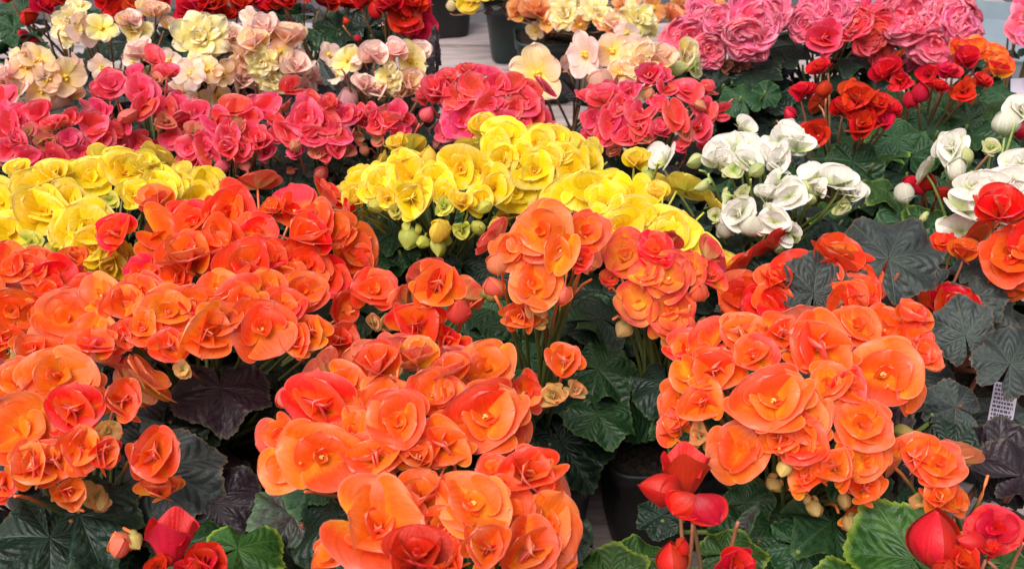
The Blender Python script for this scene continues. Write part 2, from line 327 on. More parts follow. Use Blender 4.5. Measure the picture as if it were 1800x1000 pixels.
def fl_tulip():
    A = Acc()
    for k, (az, f) in enumerate(((0, 1.1), (math.pi, 1.1), (1.4, .9), (4.5, .9))): A.petal(az+U(-.15, .15), .2*(k > 1), U(0, 1), 0, (0, 0, 0), shell_grid(1-.05*k, .44-.05*(k > 1), f, 'cup', p=U(.40, .52), lift=.10, ph=U(0, 6), nu=16, nv=17))
    return A.mesh('upright_flower', 'h')
def fl_clam():
    A = Acc()
    for s, k in ((1, 0), (-1, 0)):
        g = petal_grid(1.0, .62, R(70), R(98), .28, .015, 6, U(0, 6), 14, 15, 0, .7); A.petal(0 if s > 0 else math.pi, 0, U(0, 1), 0, (0, 0, 0), g)
    whorl(A, 1, .8, .4, R(86), R(90), .5, .2, .03, nu=10, nv=9)
    return A.mesh('folded_flower', 'h')
def fl_heart():
    A = Acc()
    for az, L in ((.62, 1.0), (-.75, .8)):
        g = petal_grid(L, .52, R(40), R(-38), -.35, .03, 9, U(0, 6), 14, 17, 0, .6); A.petal(az, 0, U(0, 1), 0, (0, 0, 0), g)
        g = petal_grid(L*.95, .48, R(-30), R(8), .3, .02, 6, U(0, 6), 12, 13, 0, .6); A.petal(az, 0, U(0, 1), 0, (0, 0, -.05), g)
    return A.mesh('heart_flower')
def make_pool():
    random.seed(21)
    P = {}
    P['r'] = [fl_rose(x) for x in (.2, .35, .5, .6, .7, .8, .95, .4, .65, .85, 1.0, .55, .75, .3)]
    P['c'] = [fl_cup(x) for x in (0, .3, .6, .8, 1, .5, .2, .9)]
    P['s'] = [fl_side() for _ in range(8)]
    P['w'] = [fl_simple(x) for x in (0, .2, .4, .6, .8, 1, .3, .5, .9)]
    P['k'] = [fl_closed() for _ in range(7)]
    P['b'] = [fl_bud() for _ in range(7)]
    P['t'] = [fl_star(n, o) for n, o in ((4, .6), (5, .7), (5, .4), (4, .9), (6, .6))]
    P['d'] = [fl_double() for _ in range(6)]
    P['f'] = [fl_ruffle() for _ in range(6)]
    P['u'] = [fl_tulip() for _ in range(4)]
    P['m'] = [fl_heart() for _ in range(2)]
    return P
POOL = make_pool()
def tube_mesh(name, pts, r0, r1, seg=7, m=None, n=10):
    # smooth curve through pts (quadratic/cubic bezier)
    pts = [np.array(p, float) for p in pts]; T = np.linspace(0, 1, n); C = []
    for t in T:
        q = pts[:]
        while len(q) > 1: q = [q[i]*(1-t)+q[i+1]*t for i in range(len(q)-1)]
        C.append(q[0])
    C = np.array(C); V = []; 
    for i, c in enumerate(C):
        t = C[min(i+1, n-1)]-C[max(i-1, 0)]; t = t/np.linalg.norm(t)
        a = np.cross(t, (0, 0, 1) if abs(t[2]) < .9 else (1, 0, 0)); a /= np.linalg.norm(a); b = np.cross(t, a)
        r = r0+(r1-r0)*i/(n-1)
        for k in range(seg): V.append(c + r*(math.cos(TAU*k/seg)*a+math.sin(TAU*k/seg)*b))
    F = [(i*seg+k, i*seg+(k+1) % seg, (i+1)*seg+(k+1) % seg, (i+1)*seg+k) for i in range(n-1) for k in range(seg)]
    F += [tuple(range(seg-1, -1, -1)), tuple((n-1)*seg+k for k in range(seg))]
    me = bpy.data.meshes.new(name); me.from_pydata([tuple(v) for v in V], [], F); me.polygons.foreach_set('use_smooth', [True]*len(F))
    at_ = me.attributes.new('along', 'FLOAT', 'POINT'); at_.data.foreach_set('value', np.repeat(np.linspace(0, 1, n), seg).astype(np.float32))
    me.materials.append(m); return me
def leaf_mesh(kind, seed):
    random.seed(seed); nth, nr = 141, 10; nv_ = 7
    th = np.linspace(-math.pi*.965, math.pi*.965, nth)
    ph, asym = U(0, 6), U(-.14, .14); ru = U(.07, .17); rf = random.choice((4, 5, 6, 7)); droop = U(.02, .42); fold = U(.05, .13)
    if kind == 'round':
        out = 1.0 + .10*np.cos(th+asym*3) + asym*np.sin(th) + .055*np.cos(7*th) + .03*np.sin(3*th+ph)
        saw = (th*17/math.pi+.3*np.sin(th*5+ph)) % 1; out = out + .050*saw - .012*np.sin(th*61)
        out = out*np.where(np.abs(th) > 2.55, 1-.28*((np.abs(th)-2.55)/.5)**2, 1); sx = sy = 1
    elif kind == 'angular':
        out = 1.0 + .16*np.cos(th+asym*2) + asym*np.sin(th) + .08*np.cos(7*th) + .05*np.sin(3*th+ph)
        saw = (th*20/math.pi+.3*np.sin(th*5+ph)) % 1; out = out + .065*saw
        out = out*np.where(np.abs(th) > 2.55, 1-.28*((np.abs(th)-2.55)/.5)**2, 1); sx = sy = 1
    else:   # long pointed leaf
        out = (1/np.sqrt((np.cos(th)/1.5)**2+(np.sin(th)/.55)**2)); out = out*np.where(th > -9, 1, 1)*(1+.22*np.exp(-(th/.16)**2))
        saw = (np.abs(th)*15/math.pi) % 1; out = out + .10*(1-saw); out = out*np.where(np.abs(th) > 1.9, .6, 1.0); sx = sy = 1
        k = np.ones(5)/5; o2 = np.convolve(np.pad(out, 2, mode='edge'), k, 'valid'); out = np.where(np.abs(np.abs(th)-1.9) < .2, o2, out)
    rr = np.linspace(0, 1, nr)**.9; rr[0] = .02
    V = []; UVs = []
    for i in range(nr):
        for j in range(nth):
            r = out[j] if rr[i] > .93 else (out[j]*.35+np.convolve(out[max(0, j-4):j+5], [1/9]*9, 'valid')[0]*.65 if 4 <= j < nth-4 else out[j])
            r *= rr[i]; x, y = r*math.cos(th[j]), r*math.sin(th[j])
            un = th[j]/TAU*nv_
            if kind == 'pointed': z = fold*3*abs(y) - droop*.6*x*abs(x)*.5 + ru*r*r*.5*math.sin(8*x+ph)
            else: z = fold*1.2*r*(1-abs(math.cos(math.pi*un))**1.0) - droop*r*r + ru*r**2.2*math.sin(rf*th[j]+ph) + .02*r*math.sin(11*th[j]+ph*2)*rr[i]
            V.append((x, y, z)); UVs.append((un if kind != 'pointed' else un*.5714, rr[i]))
    F = [(i*nth+j, (i+1)*nth+j, (i+1)*nth+j+1, i*nth+j+1) for i in range(nr-1) for j in range(nth-1)]
    me = bpy.data.meshes.new('leaf_blade'); me.from_pydata(V, [], F)
    uvl = me.uv_layers.new(name='UVMap'); idx = np.array(F).ravel(); uvl.data.foreach_set('uv', np.array(UVs, np.float32)[idx].ravel())
    me.polygons.foreach_set('use_smooth', [True]*len(F)); me.materials.append(None); return me
LEAVES = {'round': [leaf_mesh('round', 100+i) for i in range(9)], 'angular': [leaf_mesh('angular', 200+i) for i in range(6)], 'pointed': [leaf_mesh('pointed', 300+i) for i in range(4)]}
def stigma_mesh(seed):
    random.seed(seed); V = []; F = []
    import bmesh
    bm = bmesh.new()
    for k in range(5):
        a = k*TAU/5+U(-.4, .4); r = .055 if k else 0
        mt = Matrix.Translation((r*math.cos(a), r*math.sin(a), U(.0, .07))) @ Matrix.Rotation(a, 4, 'Z') @ Matrix.Rotation(U(-.5, .5), 4, 'Y') @ Matrix.Diagonal((.030, .045, .085, 1))
        bmesh.ops.create_icosphere(bm, subdivisions=2, radius=1, matrix=mt)
    me = bpy.data.meshes.new('stigma'); bm.to_mesh(me); bm.free(); me.polygons.foreach_set('use_smooth', [True]*len(me.polygons)); me.materials.append(None); return me
STIGS = [stigma_mesh(i) for i in range(3)]

def pot_mesh():
    # square tapered pot with rounded corners, rolled rim, four side ribs and an open top
    prof = [(0.0, .0445, 0), (.004, .0470, 0), (.03, .0495, 0), (.098, .0570, 0), (.0985, .0605, 0), (.112, .0620, 0), (.1145, .0612, 0), (.1145, .0585, 0), (.100, .0560, 0)]
    n = 48; V = []
    for z, r, _ in prof:
        for k in range(n):
            a = TAU*k/n; c, s = math.cos(a), math.sin(a); e = 5.0
            q = r/((abs(c)**e+abs(s)**e)**(1/e))
            if .001 < z < .098 and k % 12 in (5, 6, 7): q *= .985
            V.append((q*c, q*s, z))
    F = [(i*n+k, i*n+(k+1) % n, (i+1)*n+(k+1) % n, (i+1)*n+k) for i in range(len(prof)-1) for k in range(n)] + [tuple(range(n-1, -1, -1))]
    me = bpy.data.meshes.new('pot'); me.from_pydata(V, [], F); me.polygons.foreach_set('use_smooth', [True]*(len(F)-1)+[False]); me.materials.append(None)
    V = []; F = []; m = 10
    for i in range(m+1):
        for k in range(n):
            a = TAU*k/n; c, s = math.cos(a), math.sin(a); q = .0562/((abs(c)**5+abs(s)**5)**.2)*i/m
            V.append((q*c, q*s, .100+.003*math.sin(i*3+k*1.7)*(i < m)))
    F = [(i*n+k, (i+1)*n+k, (i+1)*n+(k+1) % n, i*n+(k+1) % n) for i in range(m) for k in range(n)]
    so_ = bpy.data.meshes.new('soil'); so_.from_pydata(V, [], F); so_.materials.append(SOIL); return me, so_
POTM, SOILM = pot_mesh()

def link(name, data, parent=None, material=None, mw=None):
    o = bpy.data.objects.new(name, data); col.objects.link(o)
    if parent is not None: o.parent = parent
    if material is not None:
        o.material_slots[0].link = 'OBJECT'; o.material_slots[0].material = material
    if mw is not None: o.matrix_basis = mw
    return o
def tag(o, label=None, cat=None, group=None, kind=None):
    if label: o['label'] = label
    if cat: o['category'] = cat
    if group: o['group'] = group
    if kind: o['kind'] = kind

def frame(n, spin, xdir=None):
    n = n.normalized()
    if xdir is not None:
        x = (xdir - n*xdir.dot(n)).normalized(); y = n.cross(x); return Matrix((x, y, n)).transposed().to_4x4()
    q = Vector((0, 0, 1)).rotation_difference(n); return q.to_matrix().to_4x4() @ Matrix.Rotation(spin, 4, 'Z')
jit = lambda s: Vector((U(-s, s), U(-s, s), U(-s, s)))
ALL_PLANTS = []
def pix(P):
    d = P-CAM; z = d.dot(FWD); return 900+FPX*d.x/z, 500-FPX*d.dot(UPV)/z, z
# bare places in the display: strips of bench and pots that no foliage hangs over
BARE = [(1035, 800, 1240, 970), (745, 40, 965, 125), (950, 75, 1015, 235)]
def over_bare(P, size):
    x, y, z = pix(P); h = size*.42*FPX/z
    return any(a-h < x < c+h and b-h*.7 < y < d+h*.7 for a, b, c, d in BARE)

# ------------------------------------------------------------ a potted begonia
def parse(s):
    out = []
    for it in s.replace('\n', ' ').split(';'):
        t = it.split()
        if not t: continue
        f = dict(x=float(t[0]), y=float(t[1]), d=None, t=None, fx=None, fy=None, c=None, dz=0.)
        nums = []
        for q in t[2:]:
            if q in POOL: f['t'] = q
            elif q in PM: f['c'] = q
            else: nums.append(float(q))
        if nums: f['d'] = nums[0]
        if len(nums) > 2: f['fx'], f['fy'] = nums[1], nums[2]
        if len(nums) > 3: f['dz'] = nums[3]
        out.append(f)
    return out

def put_flower(root, base, P, n, d_m, typ, colr, stem_to, stem_m, stem_r=.0017):
    me = random.choice(POOL[typ])
    if typ == 'b' and random.random() < .5:           # a bud just opening
        me = random.choice(POOL['c'] + POOL['w']); d_m *= .85; n = n + Vector((0, 0, .5)) + (CAM-P).normalized()*.3
    if typ in 'ksbum': sc = d_m/2*(1.0)
    else: sc = d_m/2
    mtl = BUD[BUDOF[colr]] if typ == 'b' else PM[colr]
    xdir = None
    mw = frame(n, U(0, TAU))
    if typ == 'm': mw = frame(n, 0, -UPV)
    if typ == 'u': mw = frame(n, 0, (CAM-P).normalized()+RGT*U(-.3, .3))
    sx = U(.88, 1.13)
    M = Matrix.Translation(P-base) @ mw @ Matrix.Diagonal((sc*sx, sc/sx, sc*U(.92, 1.1), 1))
    fo = link('bud' if typ in 'bk' else 'flower', me, root, mtl, M)
    if typ == 't' or (typ in 'rcw' and colr in ('orange', 'deep', 'bicolor', 'scarlet') and random.random() < .5):
        so_ = link('stigma', random.choice(STIGS), fo, STIG if colr not in ('orange', 'deep', 'bicolor') else STIGP)
        so_.matrix_basis = Matrix.Translation((0, 0, -.35 + (.14 if typ != 't' else .10))) @ Matrix.Diagonal((0.8 if typ != 't' else 1.9,)*3+(1,))
    # stem: from the flower's back down into the plant
    nn = n.normalized(); low = -.42 if typ not in 'kbum' else -.98
    a = P - base + nn*sc*low; b_ = Vector(stem_to)
    c1 = a - nn*.020; c2 = Vector((c1.x*.35+b_.x*.65, c1.y*.35+b_.y*.65, (c1.z+b_.z)/2))
    inv = M.inverted()
    st = tube_mesh('flower_stem', [a, c1, c2, b_], stem_r*.6, stem_r*1.4, 6, fstem(colr), 9)
    link('flower_stem', st, fo, None, inv)
    return fo

def put_leaf(root, base, P, n, xdir, size, kind, mtl, stalk_m, stem_to=(0, 0, .11), mesh=None):
    me = mesh or random.choice(LEAVES[kind]); s = size/2
    k = Matrix.Translation(P-base) @ frame(n, 0, xdir) @ Matrix.Diagonal((s, s*U(.9, 1.05)*random.choice((1, 1)), s*U(.8, 1.3), 1))
    lo = link('leaf', me, root, mtl, k)
    a = P-base; b_ = Vector(stem_to); c1 = a - n.normalized()*.02 - Vector((0, 0, .015)); c2 = Vector((a.x*.4+b_.x*.6, a.y*.4+b_.y*.6, max((a.z+b_.z)/2, .125)))
    link('leaf_stalk', tube_mesh('leaf_stalk', [a-n.normalized()*.0035, c1, c2, b_], .0017, .003, 6, stalk_m, 9), lo, None, k.inverted())
    return lo

def plant(label, group, cx, cy, colr, flowers, d=90, zc=.25, rx=.085, rz=.055, typ='r', leaf='g', lk='round', nleaf=14, fill=6, pot='B', base_off=(0, 0), lz=(.125, .215), lsize=(.052, .086), lr=(.05, .11),
          stem=None, buds=3, rot=None, seed=0, foot=None):
    random.seed(hash_(label)+seed)
    C = at_z(cx, cy, zc); base = Vector((C.x+base_off[0], C.y+base_off[1], 0))
    if foot:            # the pot's foot is visible: the crown stands over it
        base = at_z(foot[0], foot[1], 0); dr = ray(cx, cy); C = CAM + dr*((base.y-.01)/dr.y)
    root = bpy.data.objects.new('potted_begonia', None); col.objects.link(root); root.location = base; root.empty_display_size = .05
    tag(root, label, 'potted plant', group); ALL_PLANTS.append((root, base, C, leaf, lk))
    po = link('pot', POTM, root, POT_G if pot == 'G' else POT_B, Matrix.Rotation(U(-.5, .5) if rot is None else rot, 4, 'Z'))
    so_ = link('soil', SOILM, root); so_.matrix_basis = po.matrix_basis.copy()
    stem = stem or (STEM_D if leaf in 'gdbl' else STEM_R)
    placed = []
    for f in parse(flowers):
        dr = ray(f['x'], f['y'])
        S = Vector((1/rx, 1/rx, 1/rz)); o_ = CAM-C; os_ = Vector((o_.x*S.x, o_.y*S.y, o_.z*S.z)); ds = Vector((dr.x*S.x, dr.y*S.y, dr.z*S.z))
        A = ds.dot(ds); B = os_.dot(ds); CC = os_.dot(os_)-1; D = B*B-A*CC
        if D > 0: t = (-B-math.sqrt(D))/A
        else: t = -B/A
        P = CAM+dr*t; t_ = f['t'] or typ
        if colr == 'white' and t_ in 'rcs': t_ = random.choice('wwc') if t_ != 's' else random.choice('ws')
        if colr == 'coral' and t_ in 'rs' and random.random() < .6: t_ = 'w'
        if colr in ('orange', 'deep') and t_ == 'r' and random.random() < .25: t_ = random.choice('wc')
        if colr in ('peach', 'cream', 'blush') and t_ == 's' and random.random() < .55: t_ = 't'; f['fx'], f['fy'] = U(-.9, .9), U(-.1, 1.0)
        if f['t'] == 's' and t_ == 'w': f['fx'], f['fy'] = U(-.6, .6), U(.5, 1.3)
        if f['dz']: P = P - dr*f['dz']/100
        dn = P-C; N = Vector((dn.x/rx**2, dn.y/rx**2, dn.z/rz**2)).normalized(); tc = (CAM-P).normalized()
        if f['fx'] is not None: n = tc + RGT*f['fx'] + UPV*f['fy'] + jit(.08)
        elif t_ in 'skum': n = Vector((0, 0, 1.0)) + N*.55 + tc*.15 + jit(.28)
        elif t_ == 'b': n = Vector((N.x, N.y, 0))*.9 + tc*.2 + Vector((0, 0, U(-.5, .5))) + jit(.3)
        else: n = N*.75 + tc*.95 + Vector((0, 0, .12)) + jit(.26)
        dm = (f['d'] or d)*depth(P)/FPX*({'orange': .93, 'deep': .93, 'bicolor': .9, 'cream': 1.12, 'peach': 1.15, 'blush': 1.18, 'white': 1.1}.get(colr, 1.0))
        put_flower(root, base, P, n, dm, t_, f['c'] or colr, (U(-.02, .02), U(-.02, .02), .12), stem)
        placed.append((P, dm))
    # the sides and the back of the crown
    dd = d*depth(C)/FPX; k = 0; tries = 0
    while k < fill and tries < 300:
        tries += 1; a = U(0, TAU); e = U(-.3, .35)
        N = Vector((math.cos(a)*math.cos(e), math.sin(a)*math.cos(e), math.sin(e)))
        P = C + Vector((N.x*rx, N.y*rx, N.z*rz))*.84
        if N.y < .3 or min([(P-q[0]).length-.42*q[1] for q in placed] or [9]) < dd*.25: continue
        put_flower(root, base, P, N+jit(.3)+Vector((0, 0, .3)), dd*U(.8, 1.05), typ, colr, (U(-.02, .02), U(-.02, .02), .12), stem); placed.append((P, dd)); k += 1
    for _ in range(buds):
        a = U(0, TAU); N = Vector((math.cos(a), math.sin(a), U(-.3, 0))); P = C+Vector((N.x*rx*.85, N.y*rx*.85, N.z*rz*1.2-.01))
        put_flower(root, base, P, N+jit(.3), dd*U(.3, .5), 'b', colr, (U(-.02, .02), U(-.02, .02), .12), stem)
    a0 = U(0, TAU)
    for i in range(nleaf):
        a = a0+i*2.399+U(-.3, .3); q = (i+.5)/nleaf; r = lr[0]+(lr[1]-lr[0])*q**.6; z = lz[1]-(lz[1]-lz[0])*q**1.3+U(-.012, .012)
        P = base+Vector((math.cos(a)*r, math.sin(a)*r, z)); out_ = Vector((math.cos(a), math.sin(a), U(-.35, .1)))
        n = Vector((math.cos(a)*.7*q, math.sin(a)*.7*q, 1))+jit(.42); ls = U(*lsize)
        if over_bare(P, ls): continue
        put_leaf(root, base, P, n, out_+jit(.35), ls, lk, LM[random.choice(leaf) if isinstance(leaf, str) and len(leaf) > 1 else leaf], STEM_R if leaf[0] in 'bpm' else STEM_D)
    return root, base, C
def hash_(s):
    h = 7
    for ch in s: h = (h*131+ord(ch)) % 1000003
    return h

GO, GD, GY, GC, GP, GW, GK, GR, GS = ('orange begonias on the bench', 'deep orange begonias on the bench', 'yellow begonias on the bench', 'coral pink begonias on the bench', 'peach and cream begonias on the bench',
   'white begonias on the bench', 'ruffled pink begonias on the bench', 'red begonias on the bench', 'scarlet begonias with bronze leaves')
#@@PLANTS
# front row
plant('orange begonia at the left edge with a lone cupped bloom on a green stem', GO, 110, 735, 'orange', '''105 660 140 r 0 .35; 165 605 90 c 0 .8; 212 705 95 r .5 .3; 30 672 105 r; 30 755 150 r; 97 812 100 c 0 .25; 145 785 110 r .3 .3;
 180 800 70 s .8 .2; 4 850 75 c; 118 865 70 s .2 -.3; 190 757 62 b; 178 882 58 b; 60 620 90 r; 130 720 110 r; 60 820 100 s; 272 800 108 c 0 .35 2; 282 862 82 s 0 .8; 212 957 62 k .3 .5; 235 950 45 b''',
 d=120, rx=.085, rz=.05, leaf='bd', nleaf=21)
plant('orange begonia in front with the widest round blooms, centre of the nearest row', GO, 700, 735, 'orange', '''567 802 160 r .05 .1 1; 565 715 150 c -.2 .45; 490 765 100 r -.7 .2; 500 820 110 r -.5 0; 700 738 130 r 0 .3 1; 672 700 120 r 0 .9;
 855 730 165 r .1 .2 1; 855 645 125 r .1 .5; 925 690 95 r .8 .1; 665 645 110 s; 735 632 85 s; 605 672 95 r; 762 690 110 r; 795 655 90 s; 660 805 120 r; 705 778 90 r; 737 805 80 s 0 .6; 650 860 95 r 0 -.3; 778 782 115 c .1 .1;
 505 697 60 k; 620 760 100 r; 800 700 90 r; 900 760 90 r .5 -.1''', d=120, rx=.10, rz=.052, leaf='dg', nleaf=21, fill=5)
plant('salmon orange begonia at the bottom with a big loose bloom and ruffled side', GO, 800, 905, 'orange', '''665 925 215 r -.1 .35 2; 740 880 120 s; 832 880 150 r 0 .3 1; 855 965 105 c .1 .2 2; 588 972 85 c -.3 .7; 900 890 130 r .2 .3; 928 835 130 s .5 .5; 970 858 80 t .8 .4;
 970 922 140 r .6 .1; 985 985 80 c .6 0; 925 965 130 r .4 0; 720 965 110 r; 640 985 90 r; 790 990 90 s; 780 930 100 r; 870 830 80 r''', d=125, rx=.085, rz=.055, leaf='dm', nleaf=12, fill=4, base_off=(0, .0))
plant('full round orange begonia on the right, a dense ball above green leaves', GO, 1400, 700, 'orange', '''1257 650 110 c 0 .2; 1235 706 100 c -.1 .3; 1190 705 100 r -.8 .1; 1207 612 95 r -.4 .5; 1252 600 100 r 0 .6; 1302 585 100 r 0 .8; 1325 622 90 r; 1440 610 145 r .1 .3; 1375 585 95 r 0 .7;
 1360 700 155 r 0 .3 1; 1425 735 110 r .6 0; 1505 568 100 r .1 .7; 1560 570 95 r; 1600 560 80 s; 1605 600 80 r .6 .3; 1555 655 150 r .3 .2; 1625 628 80 c .9 .2; 1600 685 90 r .9 -.1; 1455 672 90 r; 1515 742 118 r .1 .2; 1490 680 80 r;
 1300 790 135 r -.05 .25 1; 1468 822 90 c 0 .5; 1415 842 75 c -.4 .4; 1520 857 80 c .3 .3; 1525 808 90 r .3 0; 1412 778 100 r; 1370 770 80 r; 1430 890 50 b; 1485 880 45 b; 1500 905 60 s .2 -.4; 1495 918 50 b; 1378 822 50 b; 1230 765 60 b;
 1192 750 80 s; 1210 660 80 r''', d=110, rx=.098, rz=.068, leaf='g', nleaf=21, fill=6)
plant('small orange begonia with two stacked blooms by purple leaves on the right', GO, 1650, 835, 'orange', '''1650 812 100 r .1 .4; 1612 800 90 s -.3 .6; 1652 875 85 s 0 .5; 1686 880 60 r .8 0; 1620 880 50 b; 1610 905 40 b''', d=90, rx=.04, rz=.045, leaf='p', lk='angular', nleaf=9, fill=2, buds=1, zc=.235, lr=(.04, .10), base_off=(.02, .02))
# second row
plant('wide coral orange begonia left of centre, its blooms in front of the deep orange ones', GD, 345, 555, 'orange', '''118 555 130 r -.2 .3; 80 592 85 r; 220 530 105 r 0 .6; 175 517 90 r; 218 592 72 c 0 .3; 297 610 78 c 0 .3; 295 545 115 r 0 .4; 362 588 118 r .4 .1; 428 525 100 r -.1 .3; 462 575 130 r .1 .2; 535 512 95 r .2 .4;
 547 585 80 c .1 .2; 597 600 85 c .1 .3; 657 508 95 r .3 .5; 607 545 85 r; 580 652 75 k; 655 568 45 b; 320 650 45 b; 165 580 80 r; 250 575 80 r; 340 530 90 r; 390 560 80 r; 500 540 90 r; 255 515 90 r; 140 510 80 r; 520 600 70 r; 380 505 80 r; 470 505 80 r''',
 d=100, rx=.125, rz=.062, leaf='dp', nleaf=21, fill=3)
plant('deep orange begonia behind the coral orange one, touching the left yellow blooms', GD, 430, 425, 'deep', '''277 412 115 r -.05 .1; 202 410 88 c -.6 .3; 325 378 80 r; 276 362 85 s; 340 388 90 r; 402 375 118 r 0 .3; 392 412 90 r; 517 365 110 r 0 .8; 552 388 95 r; 542 420 115 s; 332 455 120 s; 312 490 90 r; 437 475 125 s;
 537 462 100 r; 625 437 110 r .6 .2; 588 402 95 r; 622 470 90 r; 475 450 100 r; 500 490 90 r; 575 485 90 r; 370 440 90 r; 450 405 90 r; 480 370 60 s; 400 500 90 r; 250 480 80 r; 640 490 80 r''', d=100, rx=.125, rz=.062, leaf='d', nleaf=20, fill=6)
plant('deep orange begonia cut by the left edge, below the yellow blooms', GD, 20, 520, 'deep', '''92 485 105 r .2 .2; 132 455 60 s; 15 465 90 r; 48 468 80 r; 22 547 100 r; 12 597 65 s; 88 518 80 s; 60 550 70 r; -30 520 100 r; 38 592 40 b; 25 640 60 t scarlet''', d=95, rx=.07, rz=.05, leaf='d', nleaf=18, fill=4)
plant('small deep orange begonia of two blooms between the orange mass and the dark gap', GD, 755, 545, 'deep', '''770 503 105 r .1 .4; 732 574 115 c 0 .5; 785 602 80 s .3 0; 806 545 62 k; 748 602 60 b; 720 600 50 b; 868 517 48 b''', d=90, rx=.05, rz=.05, leaf='g', nleaf=18, fill=3, base_off=(-.03, .03))
plant('orange begonia with two large blooms in front of the middle yellow ones', GD, 960, 455, 'orange', '''950 407 130 r -.05 .3; 1030 407 95 r .2 .4; 1020 457 52 c 0 .3; 942 497 108 r 0 .25; 875 462 58 k; 866 503 50 k; 915 555 75 s -.3 -.1; 948 562 48 b; 990 517 50 k; 895 440 80 r; 985 440 90 r; 940 540 60 b; 990 635 76 c 0 .35 4;
 972 695 62 b 0 -.5 4; 1012 685 50 b .5 -.5 4''', d=90, rx=.06, rz=.055, leaf='g', nleaf=20, fill=4, foot=(935, 935), rot=-.1)
plant('orange begonia whose petals are edged red and centred yellow', GD, 1165, 495, 'bicolor', '''1100 447 105 r 0 .3; 1075 487 50 c; 1152 438 85 r 0 .7 deep; 1175 487 105 r; 1250 487 68 c .3 .4; 1120 530 95 r -.2 0; 1182 547 105 r; 1178 575 90 r 0 -.4; 1228 513 48 k; 1097 577 45 b; 1215 470 70 r; 1135 480 70 r''',
 d=85, rx=.062, rz=.055, leaf='d', nleaf=19, fill=4, foot=(1150, 915), rot=.12)
plant('scarlet begonia half hidden by a tall bronze leaf, right of the red edged one', GS, 1430, 500, 'scarlet', '''1305 518 100 r -.1 .3; 1342 545 90 r; 1400 482 100 r; 1470 456 100 s; 1502 490 110 r; 1514 520 90 r; 1362 530 80 r; 1510 545 80 s; 1440 480 80 r; 1365 495 70 s; 1330 570 60 r; 1290 545 60 r; 1480 530 90 r''',
 d=90, rx=.085, rz=.045, leaf='b', lk='angular', nleaf=10, fill=3, buds=0, zc=.235)
plant('scarlet begonia behind grey leaves under the white blooms at right', GS, 1665, 500, 'scarlet', '''1672 545 90 s; 1625 560 70 s; 1657 425 50 r; 1695 447 60 s; 1640 540 80 r; 1700 550 70 r; 1590 540 60 r''', d=80, rx=.06, rz=.035, leaf='b', lk='angular', nleaf=9, fill=1, buds=0, zc=.22)
plant('scarlet begonia cut by the right edge with two broad blooms', GS, 1790, 430, 'scarlet', '''1757 375 100 s .1 .9; 1776 448 110 r 0 .2; 1800 478 80 r; 1772 498 70 r; 1820 420 90 r''', d=90, rx=.05, rz=.05, leaf='b', lk='angular', nleaf=9, fill=3, buds=0, zc=.255)
# yellow
plant('yellow begonia at the left behind the orange ones', GY, 170, 355, 'yellow', '''75 368 110 r -.05 .3; 0 355 90 r; 15 405 85 r; 57 328 80 r; 160 308 90 r -.2 .5; 97 313 70 s; 222 300 90 r .1 .5; 257 297 70 s; 210 282 60 s; 287 324 80 r; 318 324 60 r; 362 328 85 r .2 .4; 346 352 80 r; 282 340 60 r; 155 400 115 r 0 .3;
 120 402 80 r; 165 436 90 r 0 0; 190 465 80 s 0 -.2; 52 425 60 b; 195 352 40 b; 120 350 80 r; 100 440 50 b; 235 340 60 r; 30 300 50 s; 380 438 36 s; 200 445 60 r; 225 460 60 s''', d=80, rx=.12, rz=.05, leaf='d', nleaf=20, fill=5)
plant('yellow begonia in the middle of the bench, spreading with green buds below', GY, 790, 330, 'yellow', '''636 318 75 r -.3 .3; 627 352 65 s; 600 342 45 k; 676 318 80 r; 720 307 95 r 0 .4; 764 314 70 r; 810 296 90 r 0 .2; 722 350 72 c 0 .15 1; 682 348 48 c; 712 282 60 s; 752 276 45 k; 697 257 46 s; 
 842 352 60 r; 868 330 80 r; 845 300 60 r; 602 368 42 b; 620 377 40 b; 660 362 42 b; 697 371 36 b; 720 415 56 b; 742 426 42 b; 772 403 52 k; 770 432 48 b; 781 364 44 b; 850 364 42 b; 813 358 50 s; 873 397 46 k; 841 400 42 b; 811 404 44 b; 655 335 60 r; 740 335 60 r; 780 340 60 r''',
 d=75, rx=.105, rz=.05, leaf='dg', nleaf=19, fill=4)
plant('yellow begonia behind the middle one, its blooms against the coral ones', GY, 935, 290, 'yellow', '''890 236 88 r 0 .5; 850 228 60 s; 940 252 75 r; 975 247 65 r; 905 338 84 r 0 .25; 940 300 80 r; 1005 302 95 r 0 .3; 880 280 70 r; 980 345 80 r; 900 375 60 s; 870 255 60 r; 915 270 60 r; 1035 290 60 r; 960 275 60 r; 950 365 50 s; 990 270 50 r''',
 d=75, rx=.09, rz=.055, leaf='d', nleaf=18, fill=5)
plant('yellow begonia trailing down to the red edged orange blooms', GY, 1125, 385, 'yellow', '''1035 332 95 r 0 .3; 987 345 80 r; 1112 337 95 r 0 .5; 1120 378 100 r; 1060 358 90 r; 1087 402 90 r; 1182 405 100 r .1 .4; 1170 425 80 r; 1238 443 75 r .3 .5; 1273 468 75 r .3 .4; 1155 342 50 s; 1075 320 60 r; 1118 285 56 s .1 .9; 1137 312 42 b; 1290 480 45 s; 1210 435 60 r;
 1150 385 70 r; 1050 385 60 r''', d=80, rx=.10, rz=.05, leaf='d', nleaf=20, fill=4, base_off=(0, .02))
